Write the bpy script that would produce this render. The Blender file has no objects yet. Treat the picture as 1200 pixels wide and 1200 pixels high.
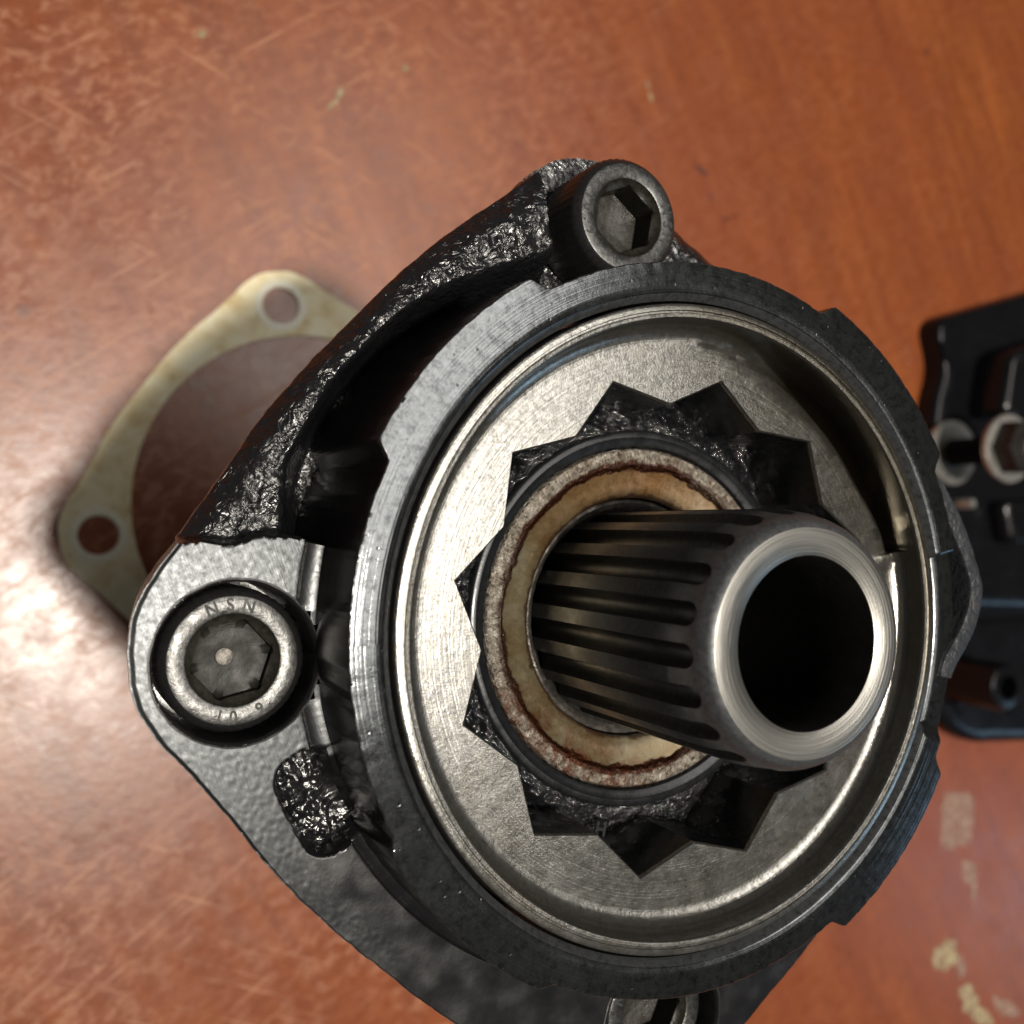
import bpy, bmesh, math, random
from mathutils import Matrix, Vector, noise as mn
random.seed(7)
MM = 0.001
sc = bpy.context.scene
C = sc.collection
pi = math.pi

# ------------------------------------------------------------------ camera
cam_d = bpy.data.cameras.new('camera')
cam = bpy.data.objects.new('camera', cam_d); C.objects.link(cam)
right = Vector((.8994, 0.0, .4371)); fwd = Vector((.4371, .0089, -.8994)).normalized()
up = right.cross(fwd).normalized(); right = fwd.cross(up).normalized()
M = Matrix((right, up, -fwd)).transposed().to_4x4()
M.translation = Vector((-73.75, 12.63, 275.0)) * MM
cam.matrix_world = M
cam_d.sensor_width = 36; cam_d.lens = 36
cam_d.clip_start = 0.005; cam_d.clip_end = 50
cam_d.dof.use_dof = True; cam_d.dof.focus_distance = 0.121; cam_d.dof.aperture_fstop = 25
sc.camera = cam

# ------------------------------------------------------------------ world + lamps
w = bpy.data.worlds.new('World'); sc.world = w; w.use_nodes = True
bgn = w.node_tree.nodes['Background']
bgn.inputs[0].default_value = (1.0, .95, .90, 1); bgn.inputs[1].default_value = 0.05

def area(name, loc, target, sx, sy, power, col, roll=0):
    d = bpy.data.lights.new(name, 'AREA'); d.shape = 'RECTANGLE'; d.size = sx; d.size_y = sy
    d.energy = power; d.color = col
    o = bpy.data.objects.new(name, d); C.objects.link(o)
    o.location = loc
    q = (Vector(target) - Vector(loc)).to_track_quat('-Z', 'Y')
    o.rotation_euler = (q.to_matrix() @ Matrix.Rotation(roll, 3, 'Z')).to_euler()
    return o
# two ceiling lamps (a small one almost overhead, a large panel to the right) and a weak bluish window
lamp_a = area('ceiling_bulb_lamp', (-.008, -.095, 1.50), (-.008, -.095, 0), .08, .08, 27, (1.0, .93, .82))
lamp_b = area('ceiling_panel_lamp', (.46, .30, 1.50), (.46, .30, 0), .50, 1.0, 9, (1.0, .95, .88))
win = area('window_light', (1.3, -.55, .75), (.05, 0, .16), .25, .45, 1.0, (.45, .72, 1.0))

sc.view_settings.view_transform = 'Standard'; sc.view_settings.look = 'None'
sc.view_settings.gamma = 1; sc.view_settings.exposure = 0
sc.view_settings.use_curve_mapping = False
sc.render.engine = 'CYCLES'
sc.cycles.max_bounces = 6; sc.cycles.diffuse_bounces = 3; sc.cycles.glossy_bounces = 4

# ------------------------------------------------------------------ helpers
def smooth(a, b, x):
    if a == b: return 0.0 if x < a else 1.0
    t = max(0., min(1., (x - a) / (b - a))); return t * t * (3 - 2 * t)
def lerp(a, b, t): return a + (b - a) * t
def nz(x, y, z=0., s=1.): return mn.noise(Vector((x * s, y * s, z * s)))
def fb(x, y, z=0., s=1., o=3):
    v = 0; a = 1
    for i in range(o):
        v += a * nz(x, y, z + 7.3 * i, s); s *= 2.1; a *= .5
    return v
def interp(tab, x):
    if x <= tab[0][0]: return tab[0][1]
    for (x0, y0), (x1, y1) in zip(tab, tab[1:]):
        if x <= x1:
            t = (x - x0) / (x1 - x0); return y0 + (y1 - y0) * t
    return tab[-1][1]
def interps(tab, x):
    """smooth (Catmull-Rom) interpolation of a table"""
    n = len(tab)
    if x <= tab[0][0]: return tab[0][1]
    if x >= tab[-1][0]: return tab[-1][1]
    for i in range(n - 1):
        if x <= tab[i + 1][0]:
            x0, y0 = tab[i]; x1, y1 = tab[i + 1]
            xa, ya = tab[i - 1] if i > 0 else (2 * x0 - x1, y1)
            xb, yb = tab[i + 2] if i + 2 < n else (2 * x1 - x0, y0)
            h = x1 - x0; t = (x - x0) / h
            m0 = (y1 - ya) / (x1 - xa) * h; m1 = (yb - y0) / (xb - x0) * h
            return (2*t**3-3*t*t+1)*y0 + (t**3-2*t*t+t)*m0 + (-2*t**3+3*t*t)*y1 + (t**3-t*t)*m1

def mesh_obj(name, verts, faces, mat, parent=None, smooth_sh=True, sharp=None, attr=None, mm=True):
    me = bpy.data.meshes.new(name)
    k = MM if mm else 1
    me.from_pydata([(v[0]*k, v[1]*k, v[2]*k) for v in verts], [], faces)
    bm = bmesh.new(); bm.from_mesh(me); bmesh.ops.recalc_face_normals(bm, faces=bm.faces)
    bm.to_mesh(me); bm.free()
    if smooth_sh:
        for p in me.polygons: p.use_smooth = True
        me.set_sharp_from_angle(angle=math.radians(sharp if sharp else 40))
    if attr:
        for nm, vals in attr.items():
            a = me.attributes.new(nm, 'FLOAT', 'POINT'); a.data.foreach_set('value', vals)
    if mat: me.materials.append(mat)
    o = bpy.data.objects.new(name, me); C.objects.link(o)
    if parent: o.parent = parent
    return o

def grid(nu, nv, fn, close_u=True):
    """nu steps around, nv along the profile; fn(i, j) -> point"""
    vs = [fn(i, j) for i in range(nu) for j in range(nv)]
    fs = []
    for i in range(nu if close_u else nu - 1):
        a = i * nv; b = ((i + 1) % nu) * nv
        for j in range(nv - 1):
            fs.append((a + j, b + j, b + j + 1, a + j + 1))
    return vs, fs
def lathe(prof, n=256, c=(0, 0), jit=None):
    def f(i, j):
        a = 2 * pi * i / n; r, z = prof[j]
        if jit: r, z = jit(a, r, z, j)
        return (c[0] + r * math.cos(a), c[1] + r * math.sin(a), z)
    return grid(n, len(prof), f)
def cap(vs, fs, n, nv, j, z=None):
    """close ring j of a grid with a fan"""
    x = sum(vs[i*nv+j][0] for i in range(n)) / n; y = sum(vs[i*nv+j][1] for i in range(n)) / n
    zz = sum(vs[i*nv+j][2] for i in range(n)) / n if z is None else z
    k = len(vs); vs.append((x, y, zz))
    for i in range(n): fs.append((i*nv+j, ((i+1) % n)*nv+j, k))
def thing(name, label, cat, loc=(0, 0, 0), group=None):
    o = bpy.data.objects.new(name, None); C.objects.link(o); o.location = [v*MM for v in loc]
    o.empty_display_size = .02
    tag(o, label, cat, group); return o
def tag(o, label, cat, group=None):
    o['label'] = label; o['category'] = cat
    if group: o['group'] = group

# ------------------------------------------------------------------ material kit
class Mat:
    def __init__(s, name):
        s.m = bpy.data.materials.new(name); s.m.use_nodes = True
        s.t = s.m.node_tree; s.b = s.t.nodes['Principled BSDF']
        tc = s.n('ShaderNodeTexCoord'); v = s.n('ShaderNodeVectorMath', operation='SCALE')
        s.l(tc.outputs['Object'], v.inputs[0]); v.inputs['Scale'].default_value = 1000
        s.co = v.outputs[0]                              # object coordinates in millimetres
    def n(s, typ, **k):
        x = s.t.nodes.new(typ)
        for a, v in k.items(): setattr(x, a, v)
        return x
    def l(s, a, b): s.t.links.new(a, b)
    def set(s, **k):
        for a, v in k.items():
            i = s.b.inputs[a.replace('_', ' ')]
            if hasattr(v, 'links'): s.l(v, i)
            elif isinstance(v, tuple): i.default_value = v + (1,) if len(v) == 3 else v
            else: i.default_value = v
    def map(s, scale=(1, 1, 1), rot=0, loc=(0, 0, 0), co=None):
        a = s.n('ShaderNodeVectorRotate', rotation_type='Z_AXIS'); a.inputs['Angle'].default_value = rot
        s.l(co or s.co, a.inputs['Vector'])
        b = s.n('ShaderNodeMapping'); b.inputs['Scale'].default_value = scale; b.inputs['Location'].default_value = loc
        s.l(a.outputs[0], b.inputs['Vector']); return b.outputs[0]
    def noise(s, scale, detail=3, rough=.55, dist=0, co=None, typ='FBM'):
        x = s.n('ShaderNodeTexNoise'); x.noise_type = typ
        x.inputs['Scale'].default_value = scale; x.inputs['Detail'].default_value = detail
        x.inputs['Roughness'].default_value = rough; x.inputs['Distortion'].default_value = dist
        s.l(co or s.co, x.inputs['Vector']); return x.outputs['Fac']
    def vor(s, scale, feat='F1', rnd=1, co=None, out='Distance'):
        x = s.n('ShaderNodeTexVoronoi'); x.feature = feat; x.inputs['Scale'].default_value = scale
        x.inputs['Randomness'].default_value = rnd
        s.l(co or s.co, x.inputs['Vector']); return x.outputs[out]
    def ramp(s, fac, *stops, interp='LINEAR'):
        x = s.n('ShaderNodeValToRGB'); x.color_ramp.interpolation = interp
        el = x.color_ramp.elements
        while len(el) < len(stops): el.new(.5)
        for e, (p, c) in zip(el, stops):
            e.position = p
            if not isinstance(c, tuple): c = (c, c, c)
            e.color = c + (1,)
        s.l(fac, x.inputs[0]); return x.outputs[0]
    def math(s, op, a, b=None, clamp=False):
        x = s.n('ShaderNodeMath', operation=op, use_clamp=clamp)
        for i, v in enumerate((a, b)):
            if v is None: continue
            if hasattr(v, 'links'): s.l(v, x.inputs[i])
            else: x.inputs[i].default_value = v
        return x.outputs[0]
    def mix(s, f, a, b):
        x = s.n('ShaderNodeMix', data_type='RGBA')
        for i, v in ((0, f), (6, a), (7, b)):
            if hasattr(v, 'links'): s.l(v, x.inputs[i])
            elif isinstance(v, tuple): x.inputs[i].default_value = v + (1,)
            else: x.inputs[i].default_value = v if i == 0 else (v, v, v, 1)
        return x.outputs[2]
    def bump(s, h, dist, strength=1., prev=None):
        x = s.n('ShaderNodeBump'); x.inputs['Strength'].default_value = strength
        x.inputs['Distance'].default_value = dist * MM
        s.l(h, x.inputs['Height'])
        if prev is not None: s.l(prev, x.inputs['Normal'])
        return x.outputs[0]
    def attr(s, name):
        x = s.n('ShaderNodeAttribute'); x.attribute_name = name; return x.outputs['Fac']
    def polar(s, c=(0, 0)):
        """radius (mm) and angle (turns) about the z axis"""
        x = s.n('ShaderNodeSeparateXYZ'); s.l(s.co, x.inputs[0])
        a = s.math('SUBTRACT', x.outputs[0], c[0]); b = s.math('SUBTRACT', x.outputs[1], c[1])
        r = s.math('SQRT', s.math('ADD', s.math('MULTIPLY', a, a), s.math('MULTIPLY', b, b)))
        th = s.math('DIVIDE', s.math('ARCTAN2', b, a), 2 * pi)
        return r, th, x.outputs[2]
    def comb(s, x, y, z):
        c = s.n('ShaderNodeCombineXYZ')
        for i, v in enumerate((x, y, z)):
            if hasattr(v, 'links'): s.l(v, c.inputs[i])
            else: c.inputs[i].default_value = v
        return c.outputs[0]

def m_table():
    k = Mat('varnished_wood')
    g = k.map((1, .16, 1), math.radians(-28))            # stretched along the grain
    gn = k.noise(.10, 5, .62, .6, g); fine = k.noise(.55, 3, .6, 0, g)
    blot = k.noise(.022, 4, .6, .4); blot2 = k.noise(.085, 5, .65)
    base = k.ramp(gn, (.25, (.110, .027, .006)), (.5, (.185, .049, .011)), (.75, (.275, .081, .0175)))
    base = k.mix(k.math('MULTIPLY', k.ramp(fine, (.35, 0.), (.7, 1.)), .35), base, (.22, .055, .018))
    # staves: strips of the glued top along the grain, each with its own tint
    sp = k.n('ShaderNodeSeparateXYZ'); k.l(k.map((1, 1, 1), math.radians(-28)), sp.inputs[0])
    u = k.math('FLOOR', k.math('DIVIDE', k.math('ADD', sp.outputs[0], 30), 46.0))
    v = k.math('FLOOR', k.math('DIVIDE', k.math('ADD', sp.outputs[1], k.math('MULTIPLY', u, 137.)), 310.))
    wn = k.n('ShaderNodeTexWhiteNoise'); k.l(k.comb(u, v, 3.), wn.inputs[0])
    base = k.mix(k.math('MULTIPLY', k.ramp(wn.outputs['Value'], (.0, 0.), (1., 1.)), .45), base, (.185, .043, .016))
    base = k.mix(k.math('MULTIPLY', k.ramp(blot, (.4, 0.), (.66, 1.)), .6), base, (.17, .040, .014))
    # worn varnish: pale flakes, hairline scratches (most on the left half)
    sx = k.n('ShaderNodeSeparateXYZ'); k.l(k.co, sx.inputs[0])
    leftw = k.n('ShaderNodeMapRange'); leftw.inputs[1].default_value = 130; leftw.inputs[2].default_value = 0
    k.l(sx.outputs[0], leftw.inputs[0])
    wear = k.math('ADD', k.math('MULTIPLY', leftw.outputs[0], .85), .15)
    s2 = k.noise(.34, 5, .74, .5, k.map((.6, 1, 1), math.radians(-30)))
    patch = k.ramp(k.noise(.020, 3, .6), (.38, .15), (.60, 1.))
    flake = k.math('MULTIPLY', k.ramp(s2, (.50, 0.), (.60, 1.)), patch)
    h1 = k.ramp(k.noise(1., 2, .6, .15, k.map((.012, .55, 1), math.radians(-36))), (.63, 0.), (.66, 1.))
    h2 = k.ramp(k.noise(1., 2, .6, .15, k.map((.015, .50, 1), math.radians(24), (40, 7, 0))), (.65, 0.), (.68, 1.))
    hair = k.math('MULTIPLY', k.math('MAXIMUM', h1, h2), k.ramp(blot2, (.42, 0.), (.58, 1.)))
    scuff = k.math('MULTIPLY', k.math('MAXIMUM', k.math('MULTIPLY', flake, .62), k.math('MULTIPLY', hair, .9)), wear)
    base = k.mix(k.math('MULTIPLY', k.ramp(s2, (.32, 1.), (.48, 0.)), .5), base, (.11, .028, .010))
    base = k.mix(k.math('MULTIPLY', scuff, .60), base, (.42, .20, .10))
    # small pits and dark nicks
    pit = k.ramp(k.vor(.028), (.012, 1.), (.03, 0.))
    base = k.mix(k.math('MULTIPLY', pit, .7), base, (.07, .02, .012))
    sn = k.math('MULTIPLY', k.noise(.35, 3), 1.1)
    for (cx, cy, sxx, syy, rot, a) in ((129, 128, 7, 4, .3, .75), (141, 114, 15, 1.6, -.35, .55), (133, 120, 3, 6, .2, .4), (232, 188, 2, 5, .5, .8), (-71.5, 63.6, 5, 4, .4, .55)):
        mp = k.map((1, 1, 1), 0, (-cx, -cy, 0)); mp = k.map((1 / sxx, 1 / syy, 0), rot, co=mp)
        ln = k.n('ShaderNodeVectorMath', operation='LENGTH'); k.l(mp, ln.inputs[0])
        d = k.math('ADD', ln.outputs['Value'], sn)
        base = k.mix(k.math('MULTIPLY', k.ramp(d, (.75, 1.), (1.35, 0.)), a), base, (.055, .020, .018))
    rough = k.ramp(k.math('ADD', k.math('MULTIPLY', blot2, .6), k.math('MULTIPLY', s2, .4)), (.38, .27), (.60, .36))
    rough = k.math('ADD', rough, k.math('MULTIPLY', scuff, .15))
    b1 = k.bump(k.noise(.30, 4, .65), .25, .26)
    b3 = b1
    k.set(Base_Color=base, Roughness=rough, Normal=b3, IOR=1.5)
    return k.m

def m_cast(name='black_cast_iron', crinkle=.27, col=(.007, .007, .008), rough=.17, machined=False):
    k = Mat(name)
    a = k.noise(.62, 3, .5, 1.6); v = k.vor(.8, 'SMOOTH_F1')
    h = k.math('ADD', a, k.math('MULTIPLY', v, .35))
    amt = k.attr('crinkle') if machined else None
    n1 = k.bump(h, crinkle * 2.0, 1.0)
    fine = k.noise(3.5, 3, .6)
    n2 = k.bump(fine, .03, .6, n1)
    rr = k.ramp(k.noise(.25, 2), (.3, rough - .02), (.7, rough + .16))
    if not machined:
        k.set(Base_Color=col, Roughness=rr, Normal=n2, Specular_IOR_Level=.4)
        return k.m
    nb = k.n('ShaderNodeBump'); nb.inputs['Distance'].default_value = crinkle * 2.0 * MM
    k.l(h, nb.inputs['Height']); k.l(amt, nb.inputs['Strength'])
    spk = k.bump(k.noise(2.2, 3, .7), .025, .6, nb.outputs[0])
    k.set(Base_Color=col, Roughness=rr, Normal=spk, Specular_IOR_Level=.7)
    # the faced (machined) areas
    p2 = k.n('ShaderNodeBsdfPrincipled')
    lines = k.noise(2.6, 3, .7, .2, k.map((.14, 2.0, 1), math.radians(70)))
    spots = k.noise(1.6, 4, .75)
    colr = k.ramp(spots, (.28, (.018, .0195, .0205)), (.42, (.033, .035, .0365)), (.8, (.048, .051, .053)))
    k.l(colr, p2.inputs['Base Color']); p2.inputs['Metallic'].default_value = .9
    k.l(k.ramp(spots, (.3, .40), (.7, .28)), p2.inputs['Roughness'])
    nb3 = k.bump(k.math('ADD', lines, k.math('MULTIPLY', spots, .2)), .022, .7)
    k.l(nb3, p2.inputs['Normal'])
    mx = k.n('ShaderNodeMixShader'); k.l(k.attr('machined'), mx.inputs[0])
    k.l(k.b.outputs[0], mx.inputs[1]); k.l(p2.outputs[0], mx.inputs[2])
    k.l(mx.outputs[0], k.t.nodes['Material Output'].inputs[0])
    return k.m

def m_rim():
    k = Mat('turned_rim_steel')
    r, th, z = k.polar()
    turn = k.noise(1., 2, .6, 0, k.comb(k.math('MULTIPLY', r, 3.4), k.math('MULTIPLY', th, 5), 0.))
    spots = k.noise(1.1, 4, .75); dirt = k.noise(.12, 4, .6)
    nick = k.ramp(k.vor(.55), (.05, 1.), (.11, 0.))
    col = k.ramp(spots, (.3, (.04, .042, .044)), (.5, (.095, .10, .104)), (.8, (.135, .142, .147)))
    col = k.mix(k.math('MULTIPLY', nick, .8), col, (.04, .04, .045))
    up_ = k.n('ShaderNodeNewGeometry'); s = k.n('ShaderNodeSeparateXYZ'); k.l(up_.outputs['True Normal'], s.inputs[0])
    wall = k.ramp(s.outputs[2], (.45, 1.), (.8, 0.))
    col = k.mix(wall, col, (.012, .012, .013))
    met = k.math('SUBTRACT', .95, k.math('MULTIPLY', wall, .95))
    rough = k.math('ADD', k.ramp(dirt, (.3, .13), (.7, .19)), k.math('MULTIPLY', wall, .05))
    n2 = k.bump(turn, .045, .9)
    n3 = k.bump(k.math('ADD', k.math('SUBTRACT', 1., nick), spots), .03, .6, n2)
    k.set(Base_Color=col, Metallic=met, Roughness=rough, Normal=n3)
    return k.m

def m_insert():
    k = Mat('blasted_nickel_steel')
    r, th, z = k.polar()
    sp = k.noise(1.5, 4, .85); cl = k.noise(.09, 4, .6); st = k.noise(.05, 4, .7, .8)
    col = k.ramp(sp, (.28, (.03, .028, .024)), (.38, (.20, .195, .18)), (.55, (.30, .294, .276)), (.8, (.385, .378, .36)))
    col = k.mix(k.math('MULTIPLY', k.ramp(st, (.5, 0.), (.75, 1.)), .3), col, (.30, .25, .16))
    # shade round the upper right of the dish, painted as brown
    x = k.n('ShaderNodeSeparateXYZ'); k.l(k.co, x.inputs[0])
    d = k.math('ADD', k.math('MULTIPLY', x.outputs[0], .80), k.math('MULTIPLY', x.outputs[1], .60))
    d = k.math('ADD', d, k.math('MULTIPLY', k.math('SUBTRACT', k.noise(.12, 4, .65), .5), 26))
    sm = k.ramp(k.math('DIVIDE', d, 60.), (.25, 0.), (.62, 1.))
    col = k.mix(k.math('MULTIPLY', sm, .6), col, (.10, .080, .048))
    scr = k.ramp(k.noise(1., 3, .7, .2, k.map((.12, 2.2, 1), math.radians(-30))), (.66, 0.), (.72, 1.))
    col = k.mix(k.math('MULTIPLY', scr, .25), col, (.8, .78, .7))
    turn = k.noise(1., 2, .6, 0, k.comb(k.math('MULTIPLY', r, 2.6), k.math('MULTIPLY', th, 3), 0.))
    oil = k.attr('oil'); wall = k.attr('wall')
    col = k.mix(k.math('MULTIPLY', wall, .35), col, (.16, .15, .13))
    on = k.math('MULTIPLY', k.ramp(k.math('ADD', oil, k.math('MULTIPLY', k.math('SUBTRACT', k.noise(.5, 3, .6), .5), .5)), (.35, 0.), (.75, 1.)), .95)
    col = k.mix(k.math('MULTIPLY', on, .82), col, (.035, .020, .007))  # oil film, its dark colour also carrying the shade in the channel
    rough = k.ramp(k.noise(.5, 3, .7), (.3, .17), (.7, .27))
    rough = k.math('SUBTRACT', rough, k.math('MULTIPLY', wall, .13))
    n1 = k.bump(sp, .05, .7); n3 = k.bump(turn, .05, .6, n1)
    k.set(Base_Color=col, Metallic=.93, Roughness=rough, Normal=n3)
    return k.m

def m_grease():
    k = Mat('black_grease')
    n1 = k.bump(k.noise(1.5, 3, .55, .8), .5, .9); n2 = k.bump(k.noise(5, 2), .05, .6, n1)
    k.set(Base_Color=(.006, .006, .007), Roughness=.07, Normal=n2, Specular_IOR_Level=.7)
    return k.m

def m_bearing():
    k = Mat('stained_bearing_steel')
    r, th, z = k.polar()
    wob = k.math('MULTIPLY', k.math('SUBTRACT', k.noise(.30, 4, .7), .5), 2.2)
    rr = k.math('ADD', r, wob)
    crumb = k.noise(1.1, 4, .75, .5); rad = k.noise(1., 3, .6, .2, k.comb(k.math('MULTIPLY', r, .35), k.math('MULTIPLY', th, 170), 0.))
    amber = k.ramp(k.noise(.16, 4, .6), (.3, (.095, .060, .026)), (.5, (.145, .112, .062)), (.75, (.19, .168, .115)))
    gx = k.n('ShaderNodeSeparateXYZ'); k.l(k.co, gx.inputs[0])
    amber = k.mix(k.math('MULTIPLY', k.ramp(k.math('ADD', k.math('DIVIDE', gx.outputs[1], 22.), k.math('MULTIPLY', k.noise(.2, 3), .35)), (.62, 0.), (1.0, 1.)), .75), amber, (.125, .056, .014))
    pale = k.ramp(crumb, (.34, (.035, .022, .014)), (.46, (.19, .168, .138)), (.72, (.44, .41, .355)))
    pale = k.mix(k.math('MULTIPLY', k.ramp(rad, (.45, 0.), (.65, 1.)), .30), pale, (.11, .07, .045))
    pale = k.mix(k.math('MULTIPLY', k.ramp(k.noise(.14, 3, .6), (.45, 0.), (.65, 1.)), .5), pale, (.08, .05, .03))
    edge = k.ramp(k.math('DIVIDE', rr, 24.), (.805, 0.), (.828, 1.))
    col = k.mix(edge, amber, pale)
    # burnt oil line where the two meet and at the inner lip
    d = k.math('ABSOLUTE', k.math('SUBTRACT', rr, 19.85))
    line = k.ramp(k.math('ADD', d, k.math('MULTIPLY', k.noise(.5, 4, .7), .5)), (.70, 1.), (1.35, 0.))
    thm = k.ramp(k.noise(1., 2, .5, 0, k.comb(k.math('MULTIPLY', th, 5), 3., 0.)), (.33, .55), (.5, 1.))
    col = k.mix(k.math('MULTIPLY', line, thm), col, (.040, .012, .005))
    d2 = k.ramp(k.math('ABSOLUTE', k.math('SUBTRACT', rr, 15.8)), (.2, 1.), (.55, 0.))
    col = k.mix(k.math('MULTIPLY', d2, .8), col, (.03, .014, .008))
    # wet brown run at the lower left
    x = k.n('ShaderNodeSeparateXYZ'); k.l(k.co, x.inputs[0])
    q = k.math('ADD', k.math('MULTIPLY', x.outputs[0], -.55), k.math('MULTIPLY', x.outputs[1], -.83))
    run = k.math('MULTIPLY', k.ramp(k.math('DIVIDE', q, 22.), (.62, 0.), (.9, 1.)), k.ramp(k.noise(.45, 4, .7, .6), (.40, 0.), (.58, 1.)))
    col = k.mix(k.math('MULTIPLY', run, .8), col, (.085, .025, .008))
    rough = k.ramp(crumb, (.3, .22), (.7, .5))
    n1 = k.bump(k.math('MULTIPLY', k.math('ADD', crumb, rad), edge), .5, 1.0)
    n2 = k.bump(k.noise(2.5, 3, .6), .04, .5, n1)
    k.set(Base_Color=col, Metallic=.55, Roughness=rough, Normal=n2)
    return k.m

def m_simple(name, col, met, rough, nscale=2., nd=.04, var=.25, rv=.1, spec=.5):
    k = Mat(name)
    n = k.noise(nscale, 4, .65); c2 = tuple(v * (1 - var) for v in col); c1 = tuple(min(1, v * (1 + var)) for v in col)
    k.set(Base_Color=k.ramp(n, (.3, c2), (.7, c1)), Metallic=met, Roughness=k.ramp(k.noise(nscale*.3, 4), (.3, rough - rv), (.7, rough + rv)),
          Normal=k.bump(n, nd, .8), Specular_IOR_Level=spec)
    return k.m

def m_turned(name, col, rough, freq=3.5, c=(0, 0), var=.3):
    k = Mat(name); r, th, z = k.polar(c)
    t = k.noise(1., 3, .65, 0, k.comb(k.math('MULTIPLY', r, freq), k.math('MULTIPLY', th, 4), 0.))
    col_ = k.ramp(t, (.3, tuple(v * (1 - var) for v in col)), (.7, col))
    n1 = k.bump(t, .05, .9); n2 = k.bump(k.noise(3, 3), .015, .6, n1)
    k.set(Base_Color=col_, Metallic=.95, Roughness=rough, Normal=n2)
    return k.m

def m_gasket():
    k = Mat('gasket_paper')
    n = k.noise(.17, 5, .7, .5); f = k.noise(1.2, 4, .7)
    col = k.ramp(n, (.3, (.50, .36, .16)), (.42, (.68, .57, .34)), (.55, (.78, .70, .48)), (.72, (.82, .78, .62)))
    col = k.mix(k.math('MULTIPLY', f, .2), col, (.45, .36, .18))
    x = k.attr('halo'); col = k.mix(x, col, (.66, .65, .52))
    k.set(Base_Color=col, Roughness=.62, Normal=k.bump(f, .05, .5))
    return k.m

T_WOOD = m_table()
CAST = m_cast(); FLANGE = m_cast('black_cast_iron_faced', machined=True)
RIM = m_rim(); INS = m_insert(); GREASE = m_grease(); BEAR = m_bearing()
SHAFT = m_simple('phosphated_shaft_steel', (.085, .089, .093), .65, .36, 1.6, .03, .3, .06, .3)
TIP = m_turned('turned_shaft_face', (.33, .32, .295), .34, 5.0, (0, 0), .55)
BOREM = m_simple('black_bore', (.012, .011, .010), .3, .35, 1., .02)  # near-black inside of the shaft bore
SEAL = m_simple('black_seal_steel', (.016, .017, .019), .5, .28, 1.5, .02, .3, .08)
RACE = m_simple('grimy_grey_steel', (.12, .11, .098), .7, .40, 1.3, .12, .5, .12)
BOLTF = m_simple('bolt_head_steel', (.055, .055, .054), .85, .34, 1.4, .06, .5, .08)
BOLTS = m_simple('black_oxide_bolt', (.018, .018, .019), .4, .38, 2., .04, .3, .08)
SOCK = m_simple('grimy_socket_steel', (.020, .018, .015), .15, .36, 1.2, .10, .5, .12, .3)
GRIME = m_simple('socket_grime', (.010, .0095, .008), .0, .45, 1.2, .06, .5, .12, .15)
MARK = m_simple('stamped_mark', (.008, .008, .008), .0, .6, 2., .02)
GASK = m_gasket()
ZINC = m_simple('zinc_washer', (.42, .41, .38), .8, .38, .6, .05)
BLKG = m_simple('gloss_black_casting', (.004, .004, .005), .0, .20, .35, .12, .2, .08, .3)
def m_smear(name, col):
    k = Mat(name); n = k.noise(.55, 4, .7, .4)
    k.set(Base_Color=k.ramp(n, (.3, tuple(c*.7 for c in col)), (.7, col)), Roughness=.7, Alpha=k.ramp(k.noise(.42, 4, .75), (.34, .15), (.58, .85)), Normal=k.bump(n, .2, .7))
    return k.m
DUST = m_smear('dried_residue', (.42, .34, .20))
DUST2 = m_smear('pale_residue', (.34, .22, .17))

# ------------------------------------------------------------------ table (the setting)
def build_table():
    n = 2
    v = [(-700, -700, 0), (900, -700, 0), (900, 700, 0), (-700, 700, 0), (-700, -700, -30), (900, -700, -30), (900, 700, -30), (-700, 700, -30)]
    f = [(0, 1, 2, 3), (7, 6, 5, 4), (0, 4, 5, 1), (1, 5, 6, 2), (2, 6, 7, 3), (3, 7, 4, 0)]
    o = mesh_obj('tabletop', v, f, T_WOOD, None, False); o['kind'] = 'structure'
    o['label'] = 'scuffed orange-brown varnished wooden tabletop'
build_table()

# ------------------------------------------------------------------ pump
pump = thing('hydraulic_pump', 'black cast-iron pump standing upright with splined hollow shaft and bolted flange', 'pump')
ZT = 275.0
Z_RIM, Z_PLATE, Z_EAR, Z_SL = 175.0, 171.0, 163.3, 161.8
BOLT_R, BOLT_A = 52.3, (182.8, 92.0, 272.6, 2.5)
BOLTS_XY = [(BOLT_R*math.cos(math.radians(a)), BOLT_R*math.sin(math.radians(a))) for a in BOLT_A]
EAR_TAB = [(0, 63.2), (4, 62.9), (8, 61.2), (12, 58.9), (16, 57.2), (20, 55.9), (26, 54.7), (32, 53.7), (38, 53.0), (45, 52.6)]
def ear_r(t, off=1.5):
    p = (t - off) % 90
    if p > 45: p = 90 - p
    return interps(EAR_TAB, p)

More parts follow.
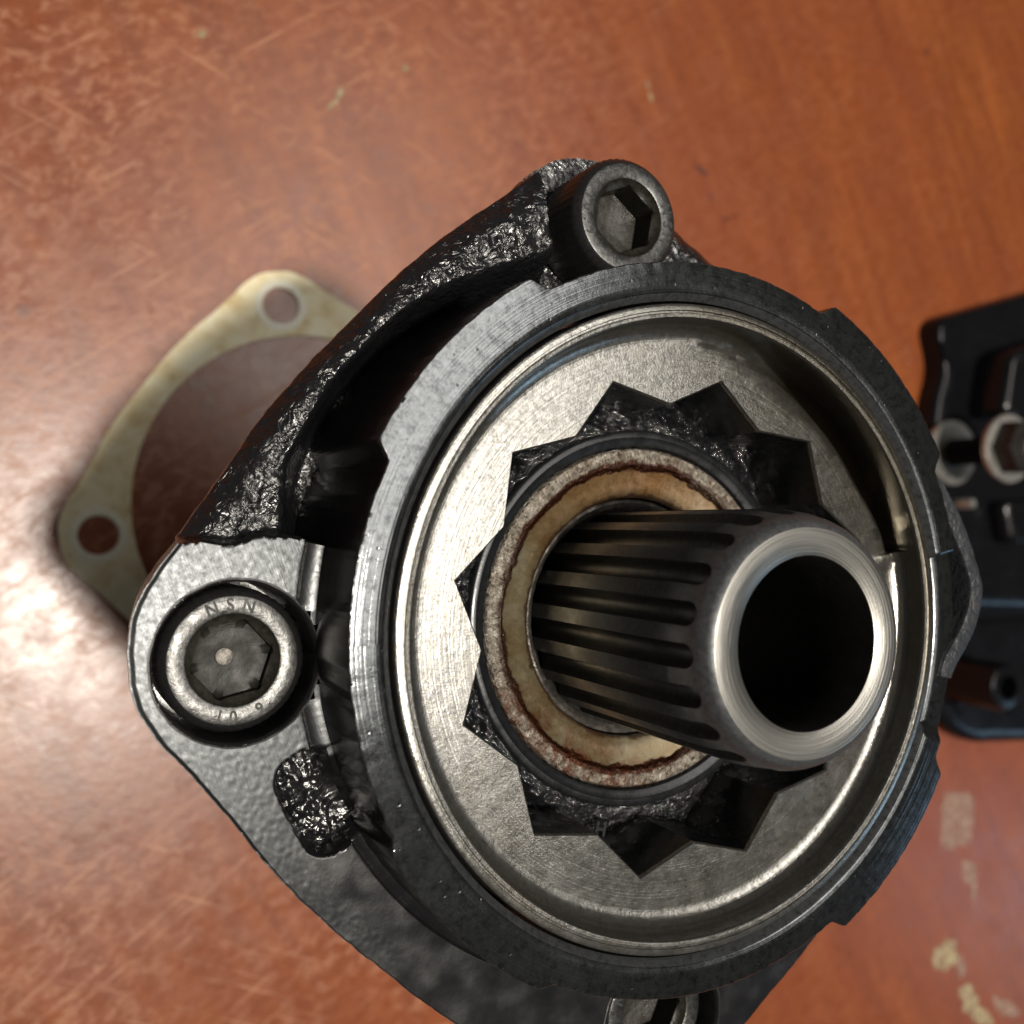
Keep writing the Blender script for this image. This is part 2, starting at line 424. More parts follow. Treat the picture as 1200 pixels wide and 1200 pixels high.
def ang(a): return (a + 180) % 360 - 180
def build_flange():
    NT, NR = 1440, 76
    vs = []; mach = []; crk = []
    def height(x, y, r, t, ro):
        """top of the flange at a point; returns z, machined, crinkle"""
        u = (r - 43.2) / (ro - 43.2)
        q = ang(t - 1.5)
        edge_n = fb(x, y, 3, .22, 3)
        # which sector: the faced ground runs from the left ear to the lower ear
        faced = (x < 0 and y < 11.15 + .7 * edge_n) and q < -60 or (x < 0 and y < 11.15 + .7 * edge_n and abs(q) > 90) or (q < -60 and q > -112)
        if y < -20 and x > 0: faced = q < -35
        # cast ground
        p = (t - 1.5) % 90
        u0 = interp([(4, .40), (14, .30), (22, .34), (40, .60), (52, .62), (66, .52), (74, .30), (80, .22), (88, .4)], p)
        crest = lerp(152.0, 160.8, smooth(92, 96, t)) + .5 * edge_n if t > 20 else 152.0
        zc = lerp(150.0, crest, smooth(u0 - .30, u0 + .12, u))
        if u > .72: zc -= 2.2 * ((u - .72) / .28) ** 2
        zc += .22 * fb(x, y, 1, .55, 2)
        if faced:
            z = Z_EAR; m = 1.0; c = 0.0
            kf = smooth(-.15, .65, 11.0 + .7 * edge_n - y) if x < 0 and y > 0 else 1.0
            # blackened inner ground below the left ear
            inn = smooth(.84, .58, u + .25 * fb(x, y, 9, .09, 3)) * smooth(-18, -28, y)
            low = smooth(46.12, 45.8, r) - .7 * smooth(45.8, 44.6, r)                      # narrow step beside the rim wall
            z -= .8 * low
            m *= (1 - .93 * inn) * (1 - .6 * low) * (1 - .93 * smooth(-30, -44, y + 3 * fb(x, y, 4, .1))) * (1 - .95 * smooth(-12, -4, x) * (y < -20))
            c = .2 * low
            z += .02 * m * fb(x, y, 2, 1.5, 2)
            z = lerp(zc, z, kf); m *= kf; c = lerp(1.0, c, kf)
            m *= 1 - .55 * smooth(-12, -34, y)
            if u > .985: z -= .15
        else:
            z = zc; m = 0.0; c = 1.0
            d = 99
            for bx, by in BOLTS_XY[1:]:
                rad = (x*bx + y*by) / BOLT_R - BOLT_R; tan_ = (x*by - y*bx) / BOLT_R
                d = min(d, math.hypot(tan_, min(rad, 0)))
            if d < 11.5:                                       # spot face of the other bolts
                z = lerp(151.2, z, smooth(10.4, 11.4, d)); c = .7
        # pocket
        a = math.radians(-63); px, py = x + 43.3, y + 18.6
        lx = px * math.cos(a) + py * math.sin(a); ly = -px * math.sin(a) + py * math.cos(a)
        dx, dy = max(abs(lx) - 3.2, 0), max(abs(ly) - .7, 0)
        d = (dx*dx + dy*dy) ** .5 - 2.6 + .25 * edge_n
        if d < .3:
            k = smooth(.3, -.7, d)
            z = lerp(z, 160.0 + .7 * fb(x, y, 5, .55, 3) + .7 * smooth(0, -2.6, d), k); m *= 1 - k; c = max(c, .4 * k)
        # counterbores for left and lower bolt
        for bx, by in (BOLTS_XY[0], BOLTS_XY[2]):
            d = ((x-bx)**2 + (y-by)**2) ** .5
            if d < 8.85: z = 151.0; m = 0; c = 0
        return z, m, c
    for i in range(NT):
        t = 360 * i / NT; a = math.radians(t)
        ro = ear_r(t) + .10 * fb(62*math.cos(a), 62*math.sin(a), 0, .5, 3)
        for j in range(NR):
            r = (42.0, 43.3, 44.2, 45.2, 45.75, 45.85, 46.1, 46.2)[j] if j < 8 else lerp(46.2, ro, (j - 7) / (NR - 8))
            x, y = r * math.cos(a), r * math.sin(a)
            z, m, c = height(x, y, r, t, ro)
            vs.append((x, y, z)); mach.append(m); crk.append(c)
        zl = vs[-1][2]
        for (dr, dz) in ((.03, -.25), (-.05, -1.6), (-.8, -5), (-2.6, 140 - zl), (-9, 138 - zl), (-22, 138 - zl)):
            r = ro + dr; vs.append((r*math.cos(a), r*math.sin(a), zl + dz)); mach.append(0.); crk.append(.7)
    nv = NR + 6; fs = []
    for i in range(NT):
        p = i * nv; q = ((i + 1) % NT) * nv
        for j in range(nv - 1): fs.append((p + j, q + j, q + j + 1, p + j + 1))
    o = mesh_obj('flange', vs, fs, FLANGE, pump, True, 50, {'machined': mach, 'crinkle': crk})
    o['label'] = 'four-eared black flange with faced grey left ear and crinkled casting skin'
    return o
flange = build_flange()
for k, (bx, by) in enumerate((BOLTS_XY[0], BOLTS_XY[2])):
    pr = [(9.2, Z_EAR - .3), (9.15, Z_EAR + .05), (8.95, Z_EAR + .08), (8.75, Z_EAR - .15), (8.65, Z_EAR - .6), (8.6, 151.0)]
    v, f = lathe(pr, 160, (bx, by), lambda a, r, z, j: (r + .10 * nz(math.cos(a)*6, math.sin(a)*6, j*.3), z + .05 * nz(math.cos(a)*9, math.sin(a)*9, 2)))
    mesh_obj('counterbore', v, f, BOLTS, flange)

def build_body():
    pr = [(0, .0), (21, .0), (22.5, 1.0), (22.5, 44), (24, 50), (34, 62), (37, 70), (37.5, 100), (39, 106), (39, 128), (38, 139), (0.5, 139)]
    v, f = lathe(pr, 128, (0, 0), lambda a, r, z, j: (r * (1 + .004 * nz(math.cos(a)*2, math.sin(a)*2, z*.1)), z))
    mesh_obj('housing', v, f, CAST, pump, True, 45)
build_body()

# rim -------------------------------------------------------------------
def rim_r(t):
    p = t % 360; r = 43.45
    for lo, hi in ((28.5, 62.5), (120, 152.5), (209, 241), (299.5, 331.5)):
        h = 2.0 if lo != 209 else 1.0
        r += h * smooth(lo - 2.2, lo + .6, p) * smooth(hi + 2.2, hi - .6, p)
    return r
def build_rim():
    N = 1440
    def drop(t):
        q = ang(t); return 1.1 * smooth(-24, -21, q) * smooth(11.6, 11.0, q)
    rows = ['a'] * 14
    def f(i, j):
        t = 360 * i / N; a = math.radians(t); c, s = math.cos(a), math.sin(a)
        ro = rim_r(t) + .09 * fb(c*43, s*43, 0, .7, 3); d = drop(t); zt = Z_RIM - d
        jz = .02 * nz(c*43, s*43, 5, .8)
        e = .12 + .10 * abs(fb(c*43, s*43, 8, .9, 2))
        P = [(38.95, 150), (38.95, zt - .9), (39.1, zt - .75), (39.75, zt - .08), (39.9, zt), (41.0, zt), (lerp(41, ro, .5), zt), (ro - .5, zt + jz),
             (ro - e, zt + jz - .02), (ro, zt - e), (ro + .05, zt - 1.2), (ro + .1, zt - 7), (ro - .3 + .5, 160), (ro + 1.0, 149)]
        r, z = P[j]; return (r*c, r*s, z)
    v, fc = grid(N, 14, f)
    o = mesh_obj('front_ring', v, fc, RIM, pump, True, 35)
    o['label'] = 'machined steel front ring with four raised outer lobes'
build_rim()

def build_lug():
    """the thin cast loop that bulges out of the ring on the right"""
    pts = [(27, 43.6, 1.2), (22, 44.2, 2.6), (17, 45.2, 2.9), (12, 46.3, 2.7), (8, 47.2, 2.5), (4, 47.9, 2.6), (0, 47.2, 2.9), (-4, 45.6, 3.2), (-8, 43.6, 3.3), (-12, 42.6, 2.4)]
    n = 60; vs = []
    ta = [(p[0], p[1]) for p in reversed(pts)]; tw = [(p[0], p[2]) for p in reversed(pts)]
    prof = [(-.5, -12), (-.5, -.35), (-.42, -.05), (-.3, 0), (.3, 0), (.42, -.05), (.5, -.35), (.5, -12)]
    for i in range(n):
        t = lerp(-12, 27, i / (n - 1)); r0 = interps(ta, t); wd = interps(tw, t); a = math.radians(t)
        for (u, dz) in prof:
            r = r0 + u * wd + .08 * fb(t, u, 0, .5, 2); z = 174.2 + dz + .08 * nz(t, u*3, 4, .6)
            vs.append((r*math.cos(a), r*math.sin(a), z))
    m = len(prof); fs = []
    for i in range(n - 1):
        for j in range(m - 1): fs.append((i*m+j, (i+1)*m+j, (i+1)*m+j+1, i*m+j+1))
    fs.append(tuple(range(m))); fs.append(tuple((n-1)*m+j for j in range(m)))
    mesh_obj('cast_loop', vs, fs, BLKG2, pump, True, 40)
BLKG2 = m_cast('oily_black_casting', .12, (.016, .017, .020), .34)
build_lug()

# dished insert with the twelve-point opening ---------------------------
STAR_A, STAR_T, STAR_V = 18.6, 30.7, 26.9
def star_r(t):
    p = (t - STAR_A) % 30
    if p > 15: p = 30 - p
    a = math.radians(15); b = math.radians(p)
    # straight edge between a tip (angle 0) and a valley (angle 15 deg)
    x0, y0 = STAR_T, 0; x1, y1 = STAR_V*math.cos(a), STAR_V*math.sin(a)
    d = (y1 - y0) * math.cos(b) - (x1 - x0) * math.sin(b)
    return (x0*(y1-y0) - y0*(x1-x0)) / d
def build_insert():
    N = 1440
    def f(i, j):
        t = STAR_A + 360 * i / N; a = math.radians(t); c, s = math.cos(a), math.sin(a)
        q = ang(t)
        ch = smooth(13.2, 14.2, q) * smooth(96, 48, q)        # oil channel, upper right
        ch2 = smooth(96, 48, q) * smooth(13.2, 14.2, q)
        bump_ = smooth(14.4, 13.6, q) * smooth(9.0, 13.0, q)
        sr = star_r(t)
        zp = Z_PLATE
        re = lerp(35.0, 33.4, ch2 * smooth(14, 34, q))            # where the plate ends
        zf = zp - 4.4 * ch
        P = [(38.6, 155), (38.6, 174.4), (38.45, 174.9), (38.2, 175.0), (37.75, 175.0), (37.65, 174.78), (37.45, 174.78), (37.35, 174.95), (36.95, 174.9), (36.75, 174.6),
             (36.65, 173.0 - 2.2*ch), (36.5, lerp(172.3, zf+1.1, ch)), (36.1, lerp(171.7, zf+.35, ch)), (lerp(35.6, 35.4, ch), lerp(171.3, zf, ch)),
             (lerp(35.1, 34.5, ch), lerp(171.08, zf + .3, ch)), (lerp(34.6, re + .7, ch), lerp(171.0, zf + 1.5, ch)), (lerp(34.2, re + .25, ch), zp - .5*ch), (lerp(33.6, re - .5, ch), zp - .04*ch), (lerp(sr, re, .6), zp),
             (sr + .22, zp), (sr, zp - .25), (sr, zp - 3), (sr, 155)]
        r, z = P[j]
        if 14 <= j <= 17: z += .25 * bump_
        if i == 0 and j == 0: oil.clear(); wal.clear()
        oil.append({10: .55, 11: 1, 12: 1, 13: 1, 14: .95, 15: .7, 16: .25}.get(j, 0.) * smooth(80, 48, q) * smooth(13.0, 14.0, q))
        wal.append({9: .8, 10: 1, 11: 1, 12: .8, 13: .4}.get(j, 0.))
        return (r*c, r*s, z)
    oil, wal = [], []
    v, fc = grid(N, 23, f)
    o = mesh_obj('dished_insert', v, fc, INS, pump, True, 30, {'oil': oil, 'wall': wal})
    o['label'] = 'pale steel dished plate with a twelve-point star opening'
    # black walls of the opening
    def g(i, j):
        t = STAR_A + 360 * i / N; a = math.radians(t); sr = star_r(t) - .03
        z = (Z_PLATE - .6, 168, 164, 156)[j]
        return (sr*math.cos(a), sr*math.sin(a), z)
    v, fc = grid(N, 4, g)
    mesh_obj('star_wall', v, fc, SEAL, o, True, 20)
build_insert()

def build_grease():
    N, R = 540, 34; 
    def f(i, j):
        t = 360 * i / N; a = math.radians(t); r = lerp(23.6, 31.2, j / (R - 1)); x, y = r*math.cos(a), r*math.sin(a)
        q = ang(t)
        hi = .35 + .65 * smooth(60, 100, abs(ang(t - 330)))     # thin at the lower right
        z = 157.2 + hi * (2.6 * smooth(30.5, 25, r) + 1.0)
        z += hi * (.8 * fb(x, y, 2, .35, 3) + .7 * abs(fb(x, y, 6, .7, 2)))
        z -= 1.6 * smooth(24.4, 23.9, r)
        return (x, y, z)
    v, fc = grid(N, R, f)
    o = mesh_obj('grease', v, fc, GREASE, pump, True, 60)
    o['kind'] = 'stuff'; o['label'] = 'lumpy wet black grease packed round the sleeve'
build_grease()

def build_sleeve():
    S = Z_SL
    v, f = lathe([(24.6, 155), (24.6, S - .5), (24.45, S - .15), (24.2, S), (23.6, S), (23.45, S - .15), (22.9, S - .2), (22.5, S - .35), (22.3, S - .9), (22.2, S - 1.6)], 360)
    mesh_obj('seal_ring', v, f, SEAL, pump)
    def jit(a, r, z, j):
        if 2 <= j <= 5: z += .14 * fb(math.cos(a)*r, math.sin(a)*r, 0, 1.1, 3)
        return r, z
    v, f = lathe([(22.25, S - 4), (22.15, S - .75), (21.9, S - .45), (21.3, S - .4), (20.6, S - .45), (20.05, S - .55), (19.8, S - .95), (19.4, S - 1.15), (17.5, S - 1.45), (16.1, S - 1.7), (15.75, S - 1.95), (15.7, S - 6)], 540, (0, 0), jit)
    o = mesh_obj('bearing_ring', v, f, BEAR, pump)
    o['label'] = 'amber steel ring with burnt brown oil line and crumbly pale edge'
    def jit2(a, r, z, j): return r, z + .12 * fb(math.cos(a)*r, math.sin(a)*r, 0, .9, 3)
    v, f = lathe([(15.7, S - 7), (15.5, S - 3.0), (15.1, S - 2.8), (14.5, S - 3.2), (14.15, S - 4.2), (13.0, S - 6)], 300, (0, 0), jit2)
    mesh_obj('inner_race', v, f, RACE, pump)
build_sleeve()

# small cast letter on the ledge inside the opening is added with the lettering below

def build_shaft():
    NS, per = 20, 40; N = NS * per; R = 14.0
    ze, z0 = 191.6, 150.0
    zs = [z0] + [lerp(157, 190.2, k / 20) for k in range(21)] + [lerp(190.4, 192.35, k / 12) for k in range(13)]
    OFF = math.radians(3.6 + 9.0)
    def outer(z):
        t = max(0., (z - 187.0) / 6.3); return R - .75*t**1.3 - .95 * t**7
    tail = [(outer(192.6), 192.6), (outer(192.85), 192.85), (outer(193.05), 193.05), (12.12, 193.24), (12.0, 193.3)]
    nv = len(zs) + len(tail)
    hw = R * pi / NS * .57
    def f(i, j):
        a = 2 * pi * i / N + OFF
        if j < len(zs):
            z = zs[j]; p = ((i % per) / per - .5) * 2 * pi / NS * R
            dz = max(0, z - (ze - hw)); d = math.hypot(p, dz)
            g = max(0., 1 - (d / hw) ** 2) ** .45
            r = outer(z) - 1.7 * g
        else: r, z = tail[j - len(zs)]
        return (r*math.cos(a), r*math.sin(a), z)
    v, fc = grid(N, nv, f)
    o = mesh_obj('splined_shaft', v, fc, SHAFT, pump, True, 55)
    o['label'] = 'dark hollow shaft with twenty rounded spline grooves'
    v, fc = lathe([(12.0, 193.3), (11.9, 193.32), (9.2, 193.32), (9.1, 193.25)], 256)
    e = mesh_obj('end_face', v, fc, TIP, o); e['label'] = 'bright turned annular end of the shaft'
    pr = [(9.1, 193.25), (9.0, 193.0), (8.95, 185), (8.9, 170), (8.9, 155)]
    v, fc = lathe(pr, 160); cap(v, fc, 160, len(pr), len(pr) - 1)
    mesh_obj('bore', v, fc, BOREM, o)
build_shaft()

# bolts -----------------------------------------------------------------
def text_mesh(body, size):
    cu = bpy.data.curves.new('lettering', 'FONT'); cu.body = body; cu.size = size
    cu.align_x = 'CENTER'; cu.align_y = 'BOTTOM_BASELINE'; cu.extrude = 0; cu.resolution_u = 4; cu.offset = .03 * size
    o = bpy.data.objects.new('tmp', cu); C.objects.link(o)
    bpy.context.view_layer.update()
    me = bpy.data.meshes.new_from_object(o.evaluated_get(bpy.context.evaluated_depsgraph_get()))
    vs = [tuple(v.co) for v in me.vertices]; fs = [tuple(p.vertices) for p in me.polygons]
    bpy.data.objects.remove(o); bpy.data.curves.remove(cu); bpy.data.meshes.remove(me)
    return vs, fs
GL = {}
def lettering(word, radius, mid_deg, step_deg, size, z, parent, outward, jitter=0):
    """letters set round an arc (radius/size in mm); outward: tops point away from the centre"""
    V, F = [], []
    n = len(word)
    for k, ch in enumerate(word):
        if ch not in GL: GL[ch] = text_mesh(ch, 1.0)
        vs, fs = GL[ch]
        off = (k - (n - 1) / 2) * step_deg
        ad = mid_deg - off if outward else mid_deg + off
        a = math.radians(ad)
        rot = a - pi/2 if outward else a + pi/2
        h = -.35 * size
        b = len(V)
        for (x, y, _) in vs:
            x *= size * .9; y = y * size + h
            X = x*math.cos(rot) - y*math.sin(rot) + radius*math.cos(a)
            Y = x*math.sin(rot) + y*math.cos(rot) + radius*math.sin(a)
            V.append((X, Y, z))
        F += [tuple(i + b for i in f) for f in fs]
    # a little thickness so the strokes are real relief
    nb = len(V); V2 = V + [(x, y, zz - .12) for x, y, zz in V]
    F2 = F + [tuple(i + nb for i in reversed(f)) for f in F]
    from collections import Counter
    ec = Counter(); 
    for f in F:
        for p, q in zip(f, f[1:] + f[:1]): ec[(p, q)] += 1
    for (p, q) in list(ec):
        if (q, p) not in ec: F2.append((p, q, q + nb, p + nb))
    return mesh_obj('stamped_lettering', V2, F2, MARK, parent, False)

def hexr(a, af):
    p = a % (pi / 3) - pi / 6
    return af / 2 / math.cos(p)
def build_bolt(xy, ztop, hexrot, mark_rot, grimy, label):
    root = bpy.data.objects.new('bolt', None)
    N = 192
    H = 10.0
    # head: knurled side, bevel, flat ring
    prof = [(7.95, -H), (7.95, -1.25), (7.7, -.75), (7.2, -.12), (7.02, 0)]
    def jit(a, r, z, j):
        if j < 2: r += .05 * math.cos(a * 48)
        return r, z
    v, f = lathe(prof, N, (0, 0), jit)
    o = mesh_obj('bolt', v, f, BOLTS, pump, True, 50)
    o.location = (xy[0]*MM, xy[1]*MM, ztop*MM); o['label'] = label
    v, f = lathe([(7.03, 0), (6.95, .03), (5.25, .03), (5.1, -.03)], N, (0, 0), lambda a, r, z, j: (r, z))
    mesh_obj('head_face', v, f, BOLTF, o)
    def g(i, j):
        a = 2*pi*i/N; hr = hexr(a - hexrot, 8.0)
        r, z = [(5.1, -.03), (4.95, -.35), (max(hr, 4.55) + .0, -.75), (hr + .02, -1.0), (hr, -1.6), (hr, -5.0), (hr*.6, -5.2), (.8, -5.5)][j]
        return (r*math.cos(a), r*math.sin(a), z)
    v, f = grid(N, 8, g); cap(v, f, N, 8, 7)
    mesh_obj('hex_socket', v, f, SOCK, o, True, 30)
    if grimy:
        def gg(i, j):
            a = 2*pi*i/120; r = (4.55, 4.2, 3.4, 2.6, 1.8, 1.15, 1.0)[j]; r = min(r, hexr(a - hexrot, 7.9) if j == 0 else 9)
            x, y = r*math.cos(a), r*math.sin(a)
            return (x, y, -2.0 - .25*min(1, (4.5 - r)) + .05*fb(x, y, 1, .5, 2) + (.25 if j == 0 else 0))
        v, f = grid(120, 7, gg); cap(v, f, 120, 7, 6)
        mesh_obj('grime', v, f, GRIME, o, True, 60)
        v, f = lathe([(1.05, -2.45), (1.0, -2.0), (.9, -1.95)], 48, (-.6, .2)); cap(v, f, 48, 3, 2)
        mesh_obj('centre_mark', v, f, RACE, o)
    lettering('NSN', 6.12, 93 + mark_rot, 19, 2.0, .05, o, True)
    lettering('10.9', 6.12, 277 + mark_rot, 14, 1.9, .05, o, False)
    return o
build_bolt(BOLTS_XY[0], 161.3, math.radians(12), 0, True, 'left socket-head bolt sunk in its counterbore, socket full of grime')
build_bolt(BOLTS_XY[1], 161.8, math.radians(20), -95, False, 'top socket-head bolt standing proud beside the ring')
build_bolt(BOLTS_XY[2], 161.3, math.radians(5), 40, False, 'lower socket-head bolt cut by the bottom of the picture')
build_bolt(BOLTS_XY[3], 161.8, math.radians(33), 130, False, 'right socket-head bolt behind the ring')
o = lettering('H', 27.6, 258, 10, 2.6, 161.2, pump, False); o.name = 'cast_letter'; o.data.materials[0] = SEAL

# ------------------------------------------------------------------ gasket
def build_gasket():
    N = 360; cx, cy, rot = -1.5, 17.2, 8.6
    root = thing('gasket', 'yellowed paper gasket with bolt holes lying under the pump', 'gasket', (cx, cy, .05))
    holes = [(54.0*math.cos(math.radians(rot + 90*k)), 54.0*math.sin(math.radians(rot + 90*k))) for k in range(4)]
    bm = bmesh.new()
    def ring(pts):
        vv = [bm.verts.new((x*MM, y*MM, 0)) for x, y in pts]
        return [bm.edges.new((vv[i], vv[(i+1) % len(vv)])) for i in range(len(vv))]
    E_ = []
    out = []
    for i in range(N):
        t = 360*i/N; r = ear_r(t, rot) * .998 + .12 * nz(t, 0, 0, .2); out.append((r*math.cos(math.radians(t)), r*math.sin(math.radians(t))))
    E_ += ring(out)
    E_ += ring([(45.8*math.cos(2*pi*i/200), 45.8*math.sin(2*pi*i/200)) for i in range(200)])
    for hx, hy in holes:
        E_ += ring([(hx + 4.9*math.cos(2*pi*i/48), hy + 4.9*math.sin(2*pi*i/48)) for i in range(48)])
    bmesh.ops.triangle_fill(bm, use_beauty=True, use_dissolve=False, edges=E_)
    bmesh.ops.subdivide_edges(bm, edges=[e for e in bm.edges if e.calc_length() > .004], cuts=2, use_grid_fill=True)
    bmesh.ops.triangulate(bm, faces=bm.faces)
    r = bmesh.ops.extrude_face_region(bm, geom=list(bm.faces))
    bmesh.ops.translate(bm, verts=[g for g in r['geom'] if isinstance(g, bmesh.types.BMVert)], vec=(0, 0, .0008))
    bmesh.ops.recalc_face_normals(bm, faces=bm.faces)
    me = bpy.data.meshes.new('sheet'); bm.to_mesh(me); bm.free()
    me.materials.append(GASK)
    o = bpy.data.objects.new('sheet', me); C.objects.link(o); o.parent = root
    for hx, hy in holes:   # pressed pale ring round each hole
        v, f = lathe([(6.9, .8), (6.8, .84), (5.0, .84), (4.92, .78)], 64, (hx, hy), lambda a, r, z, j: (r + .12*nz(math.cos(a)*3, math.sin(a)*3, j), z))
        h = mesh_obj('pressed_ring', v, f, HALO, root)
HALO = m_simple('pressed_paper', (.76, .73, .60), 0, .6, 1.2, .04, .12, .05)
build_gasket()

# ------------------------------------------------------------------ other black casting on the right
def rounded_prism(pts, z0, z1, rad, bev, name, mat, parent, seg=6):
    """extruded polygon with rounded corners and a rounded top edge"""
    n = len(pts); out = []
    for i in range(n):
        p = Vector(pts[i]); a = (Vector(pts[i-1]) - p); b = (Vector(pts[(i+1) % n]) - p)
        k = min(rad, a.length*.45, b.length*.45)
        A = p + a.normalized()*k; B = p + b.normalized()*k
        for s in range(seg + 1):
            t = s / seg; out.append((1-t)**2*A + 2*t*(1-t)*p + t*t*B)
    cx = sum(p.x for p in out)/len(out); cy = sum(p.y for p in out)/len(out)
    lay = [(0, z0), (0, z1 - bev), (.3*bev, z1 - .35*bev), (bev, z1), (bev*2.5, z1 + .01)]
    def f(i, j):
        d, z = lay[j]; p = out[i]; v = Vector((cx - p.x, cy - p.y)); v = v.normalized()*d
        return (p.x + v.x, p.y + v.y, z)
    v, fc = grid(len(out), len(lay), f); cap(v, fc, len(out), len(lay), len(lay)-1)
    return mesh_obj(name, v, fc, mat, parent, True, 45)

def build_casting():
    root = thing('machine_casting', 'black machine casting with studs and nuts lying behind the pump', 'casting', (260, 20, 0))
    ox, oy = 260, 20
    L = lambda pts: [(x - ox, y - oy) for x, y in pts]
    rounded_prism(L([(226, 86), (330, 116), (330, -24), (236, -20), (233, 10), (224, 30), (226, 56), (231, 68)]), 0, 9, 7, 2.5, 'base_plate', BLKG, root)
    rounded_prism(L([(247, 74), (330, 96), (330, 48), (242, 50)]), 8.5, 24, 6, 3, 'raised_pad', BLKG, root)
    rounded_prism(L([(225, -44), (236, -24), (330, -26), (330, -76), (246, -70), (231, -62)]), 0, 7, 8, 2.5, 'foot', BLKG, root)
    rounded_prism(L([(242, 0), (330, 0), (330, -50), (246, -46)]), 0, 5, 5, 2, 'web', BLKG, root)
    rounded_prism(L([(252, 20), (330, 24), (330, 6), (256, 4)]), 8.5, 16, 4, 3, 'rib', BLKG, root)
    def stud(x, y, z0, z1):
        x -= ox; y -= oy
        v, f = lathe([(5.2, z0), (11.5, z0), (11.8, z0 + .3), (11.8, z0 + 2.0), (11.4, z0 + 2.4), (5.0, z0 + 2.4)], 72, (x, y)); mesh_obj('washer', v, f, ZINC, root)
        s = [(4.8, z0 + 2)]; z = z0 + 3
        while z < z1 - 3: s += [(4.8, z), (4.35, z + .7)]; z += 1.4
        s += [(4.8, z1 - 3)]
        v, f = lathe(s, 48, (x, y)); st = mesh_obj('stud', v, f, BLKG, root)
        v, f = lathe([(5, z1 - 2.4), (11.3, z1 - 2.4), (11.8, z1 - 1.8), (11.8, z1 - .5), (11.3, z1), (6, z1)], 72, (x, y)); mesh_obj('washer', v, f, ZINC, root)
        def g(i, j):
            a = 2*pi*i/96; r, z = [(hexr(a, 17), z1), (hexr(a, 17), z1 + 6.4), (min(hexr(a, 17), 8.9), z1 + 7.2), (5.0, z1 + 7.2), (4.9, z1 + 6.8)][j]
            return (x + r*math.cos(a), y + r*math.sin(a), z)
        v, f = grid(96, 5, g); mesh_obj('nut', v, f, BLKN, root, True, 30)
        pr = [(4.8, z1 + 6), (4.8, z1 + 9.5), (4.2, z1 + 10.2), (1, z1 + 10.3)]
        v, f = lathe(pr, 48, (x, y)); cap(v, f, 48, 4, 3); mesh_obj('stud_end', v, f, ZINC, st)
    stud(232.4, 37.5, 9.1, 35)
    # upright round boss on the foot
    pr = [(10.5, 6.5), (9.2, 8.0), (8.6, 10), (8.4, 27), (7.8, 28.4), (6.6, 28.9), (4.2, 28.9), (4.0, 27), (3.9, 12)]
    v, f = lathe(pr, 72, (238.5 - ox, -45.5 - oy)); cap(v, f, 72, len(pr), len(pr)-1)
    mesh_obj('boss', v, f, BLKG, root)
    # bright cylinder added to stand for a highlight on the curved casting
    pr = [(1.9, 6.5), (1.9, 15.5), (1.5, 16.2)]
    v, f = lathe(pr, 32, (236.5 - ox, 19.0 - oy)); cap(v, f, 32, 3, 2); mesh_obj('glint_rod', v, f, ZINC, root)
BLKN = m_simple('dark_nut_steel', (.020, .018, .017), .5, .4, .5, .05)
build_casting()

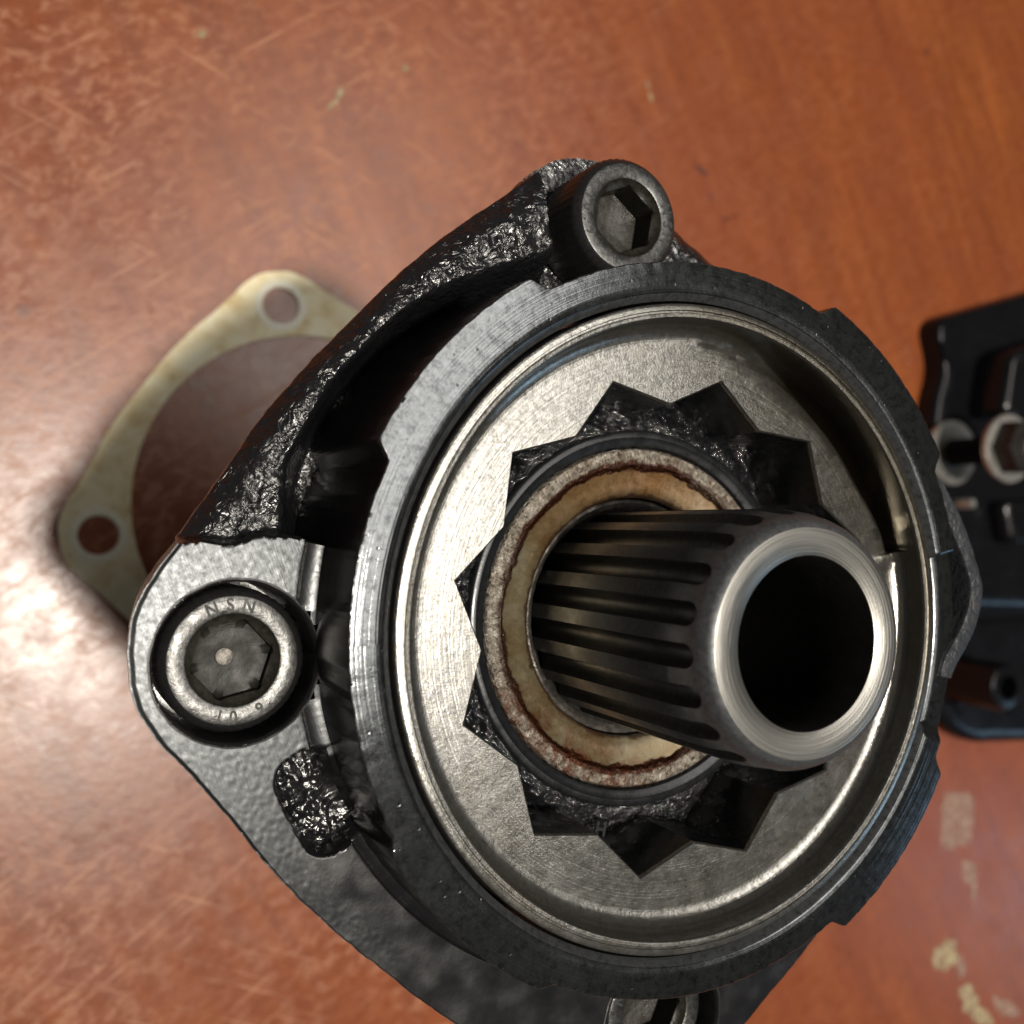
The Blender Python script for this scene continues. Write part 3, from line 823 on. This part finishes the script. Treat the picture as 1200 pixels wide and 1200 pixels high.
# ------------------------------------------------------------------ residue and chips on the table
def fleck(name, pts, h, mat, label, cat, group=None, seed=0, sub=12):
    """small flat lump with an uneven outline; pts = outline in mm"""
    n = len(pts); out = []
    for i in range(n):
        a = Vector(pts[i]); b = Vector(pts[(i+1) % n])
        for s in range(sub):
            p = a.lerp(b, s/sub); d = Vector((b.y - a.y, a.x - b.x)).normalized()
            out.append(p + d * 2.0 * fb(p.x, p.y, seed, .26, 4) * min(1, (Vector(pts[0]) - Vector(pts[2])).length / 12))
    c = sum(out, Vector((0, 0))) / len(out)
    lay = [(1.0, 0.02), (.95, h*.6), (.8, h), (.55, h*.9), (.3, h*1.05), (.1, h)]
    def f(i, j):
        k, z = lay[j]; p = (out[i] - c) * k
        return (p.x, p.y, z + (h*.35*fb(p.x, p.y, seed + 3, .5, 2) if j else 0))
    v, fc = grid(len(out), len(lay), f); cap(v, fc, len(out), len(lay), len(lay)-1)
    v = [(x, y, max(z, .02)) for x, y, z in v]
    o = mesh_obj(name, v, fc, mat, None, True, 60)
    o.location = (c.x*MM, c.y*MM, 0); tag(o, label, cat, group)
fleck('glue_residue', [(239.5, -89), (255, -91), (255, -100), (254, -111), (238, -110)], .25, DUST2, 'pale greyish rectangular smear of dried glue below the black casting', 'residue', 'dried residue on the table', 1)
fleck('glue_residue', [(250, -116.5), (257, -119), (257, -127), (255.5, -136), (252, -127)], .3, DUST2, 'narrow tapering grey smear just below the rectangular smear', 'residue', 'dried residue on the table', 2)
fleck('glue_residue', [(234.5, -147), (240, -143.5), (246, -147), (246, -153), (239, -156.5), (234.5, -153)], .5, DUST, 'round cream blob of dried glue near the lower right', 'residue', 'dried residue on the table', 3)
fleck('glue_residue', [(245, -150), (249, -152), (251, -160), (247, -159)], .3, DUST2, 'thin greyish streak linking the two cream blobs', 'residue', 'dried residue on the table', 4)
fleck('glue_residue', [(247, -163), (252, -162), (257, -170), (266, -181), (258, -180), (250, -172)], .5, DUST, 'long cream blob of dried glue reaching the bottom edge', 'residue', 'dried residue on the table', 5)
fleck('glue_residue', [(266, -171), (271, -172), (282, -180), (270, -179)], .35, DUST2, 'small pale smear in the bottom right corner', 'residue', 'dried residue on the table', 6)
fleck('wood_chip', [(4, 126), (7.0, 128), (8.2, 132), (7.0, 132.5), (5.8, 129.2), (3.2, 127.2)], .35, DUST, 'bent yellowish sliver lying on the upper left tabletop', 'chip', None, 7)
fleck('paint_fleck', [(-31.8, 139.6), (-30, 141.2), (-28.6, 140.2), (-30, 138.8)], .4, DUST, 'tiny white fleck near the top left of the table', 'fleck', None, 8)
fleck('paint_fleck', [(24.5, 142), (26.2, 143), (27.4, 141.6), (25.6, 140.8)], .4, DUST, 'tiny pale fleck at the top of the table left of centre', 'fleck', None, 9)
fleck('paint_fleck', [(107.0, 153.5), (108.4, 153.5), (110.4, 147.4), (109.4, 147)], .3, DUST, 'slim pale scrape above the top bolt', 'fleck', None, 10)
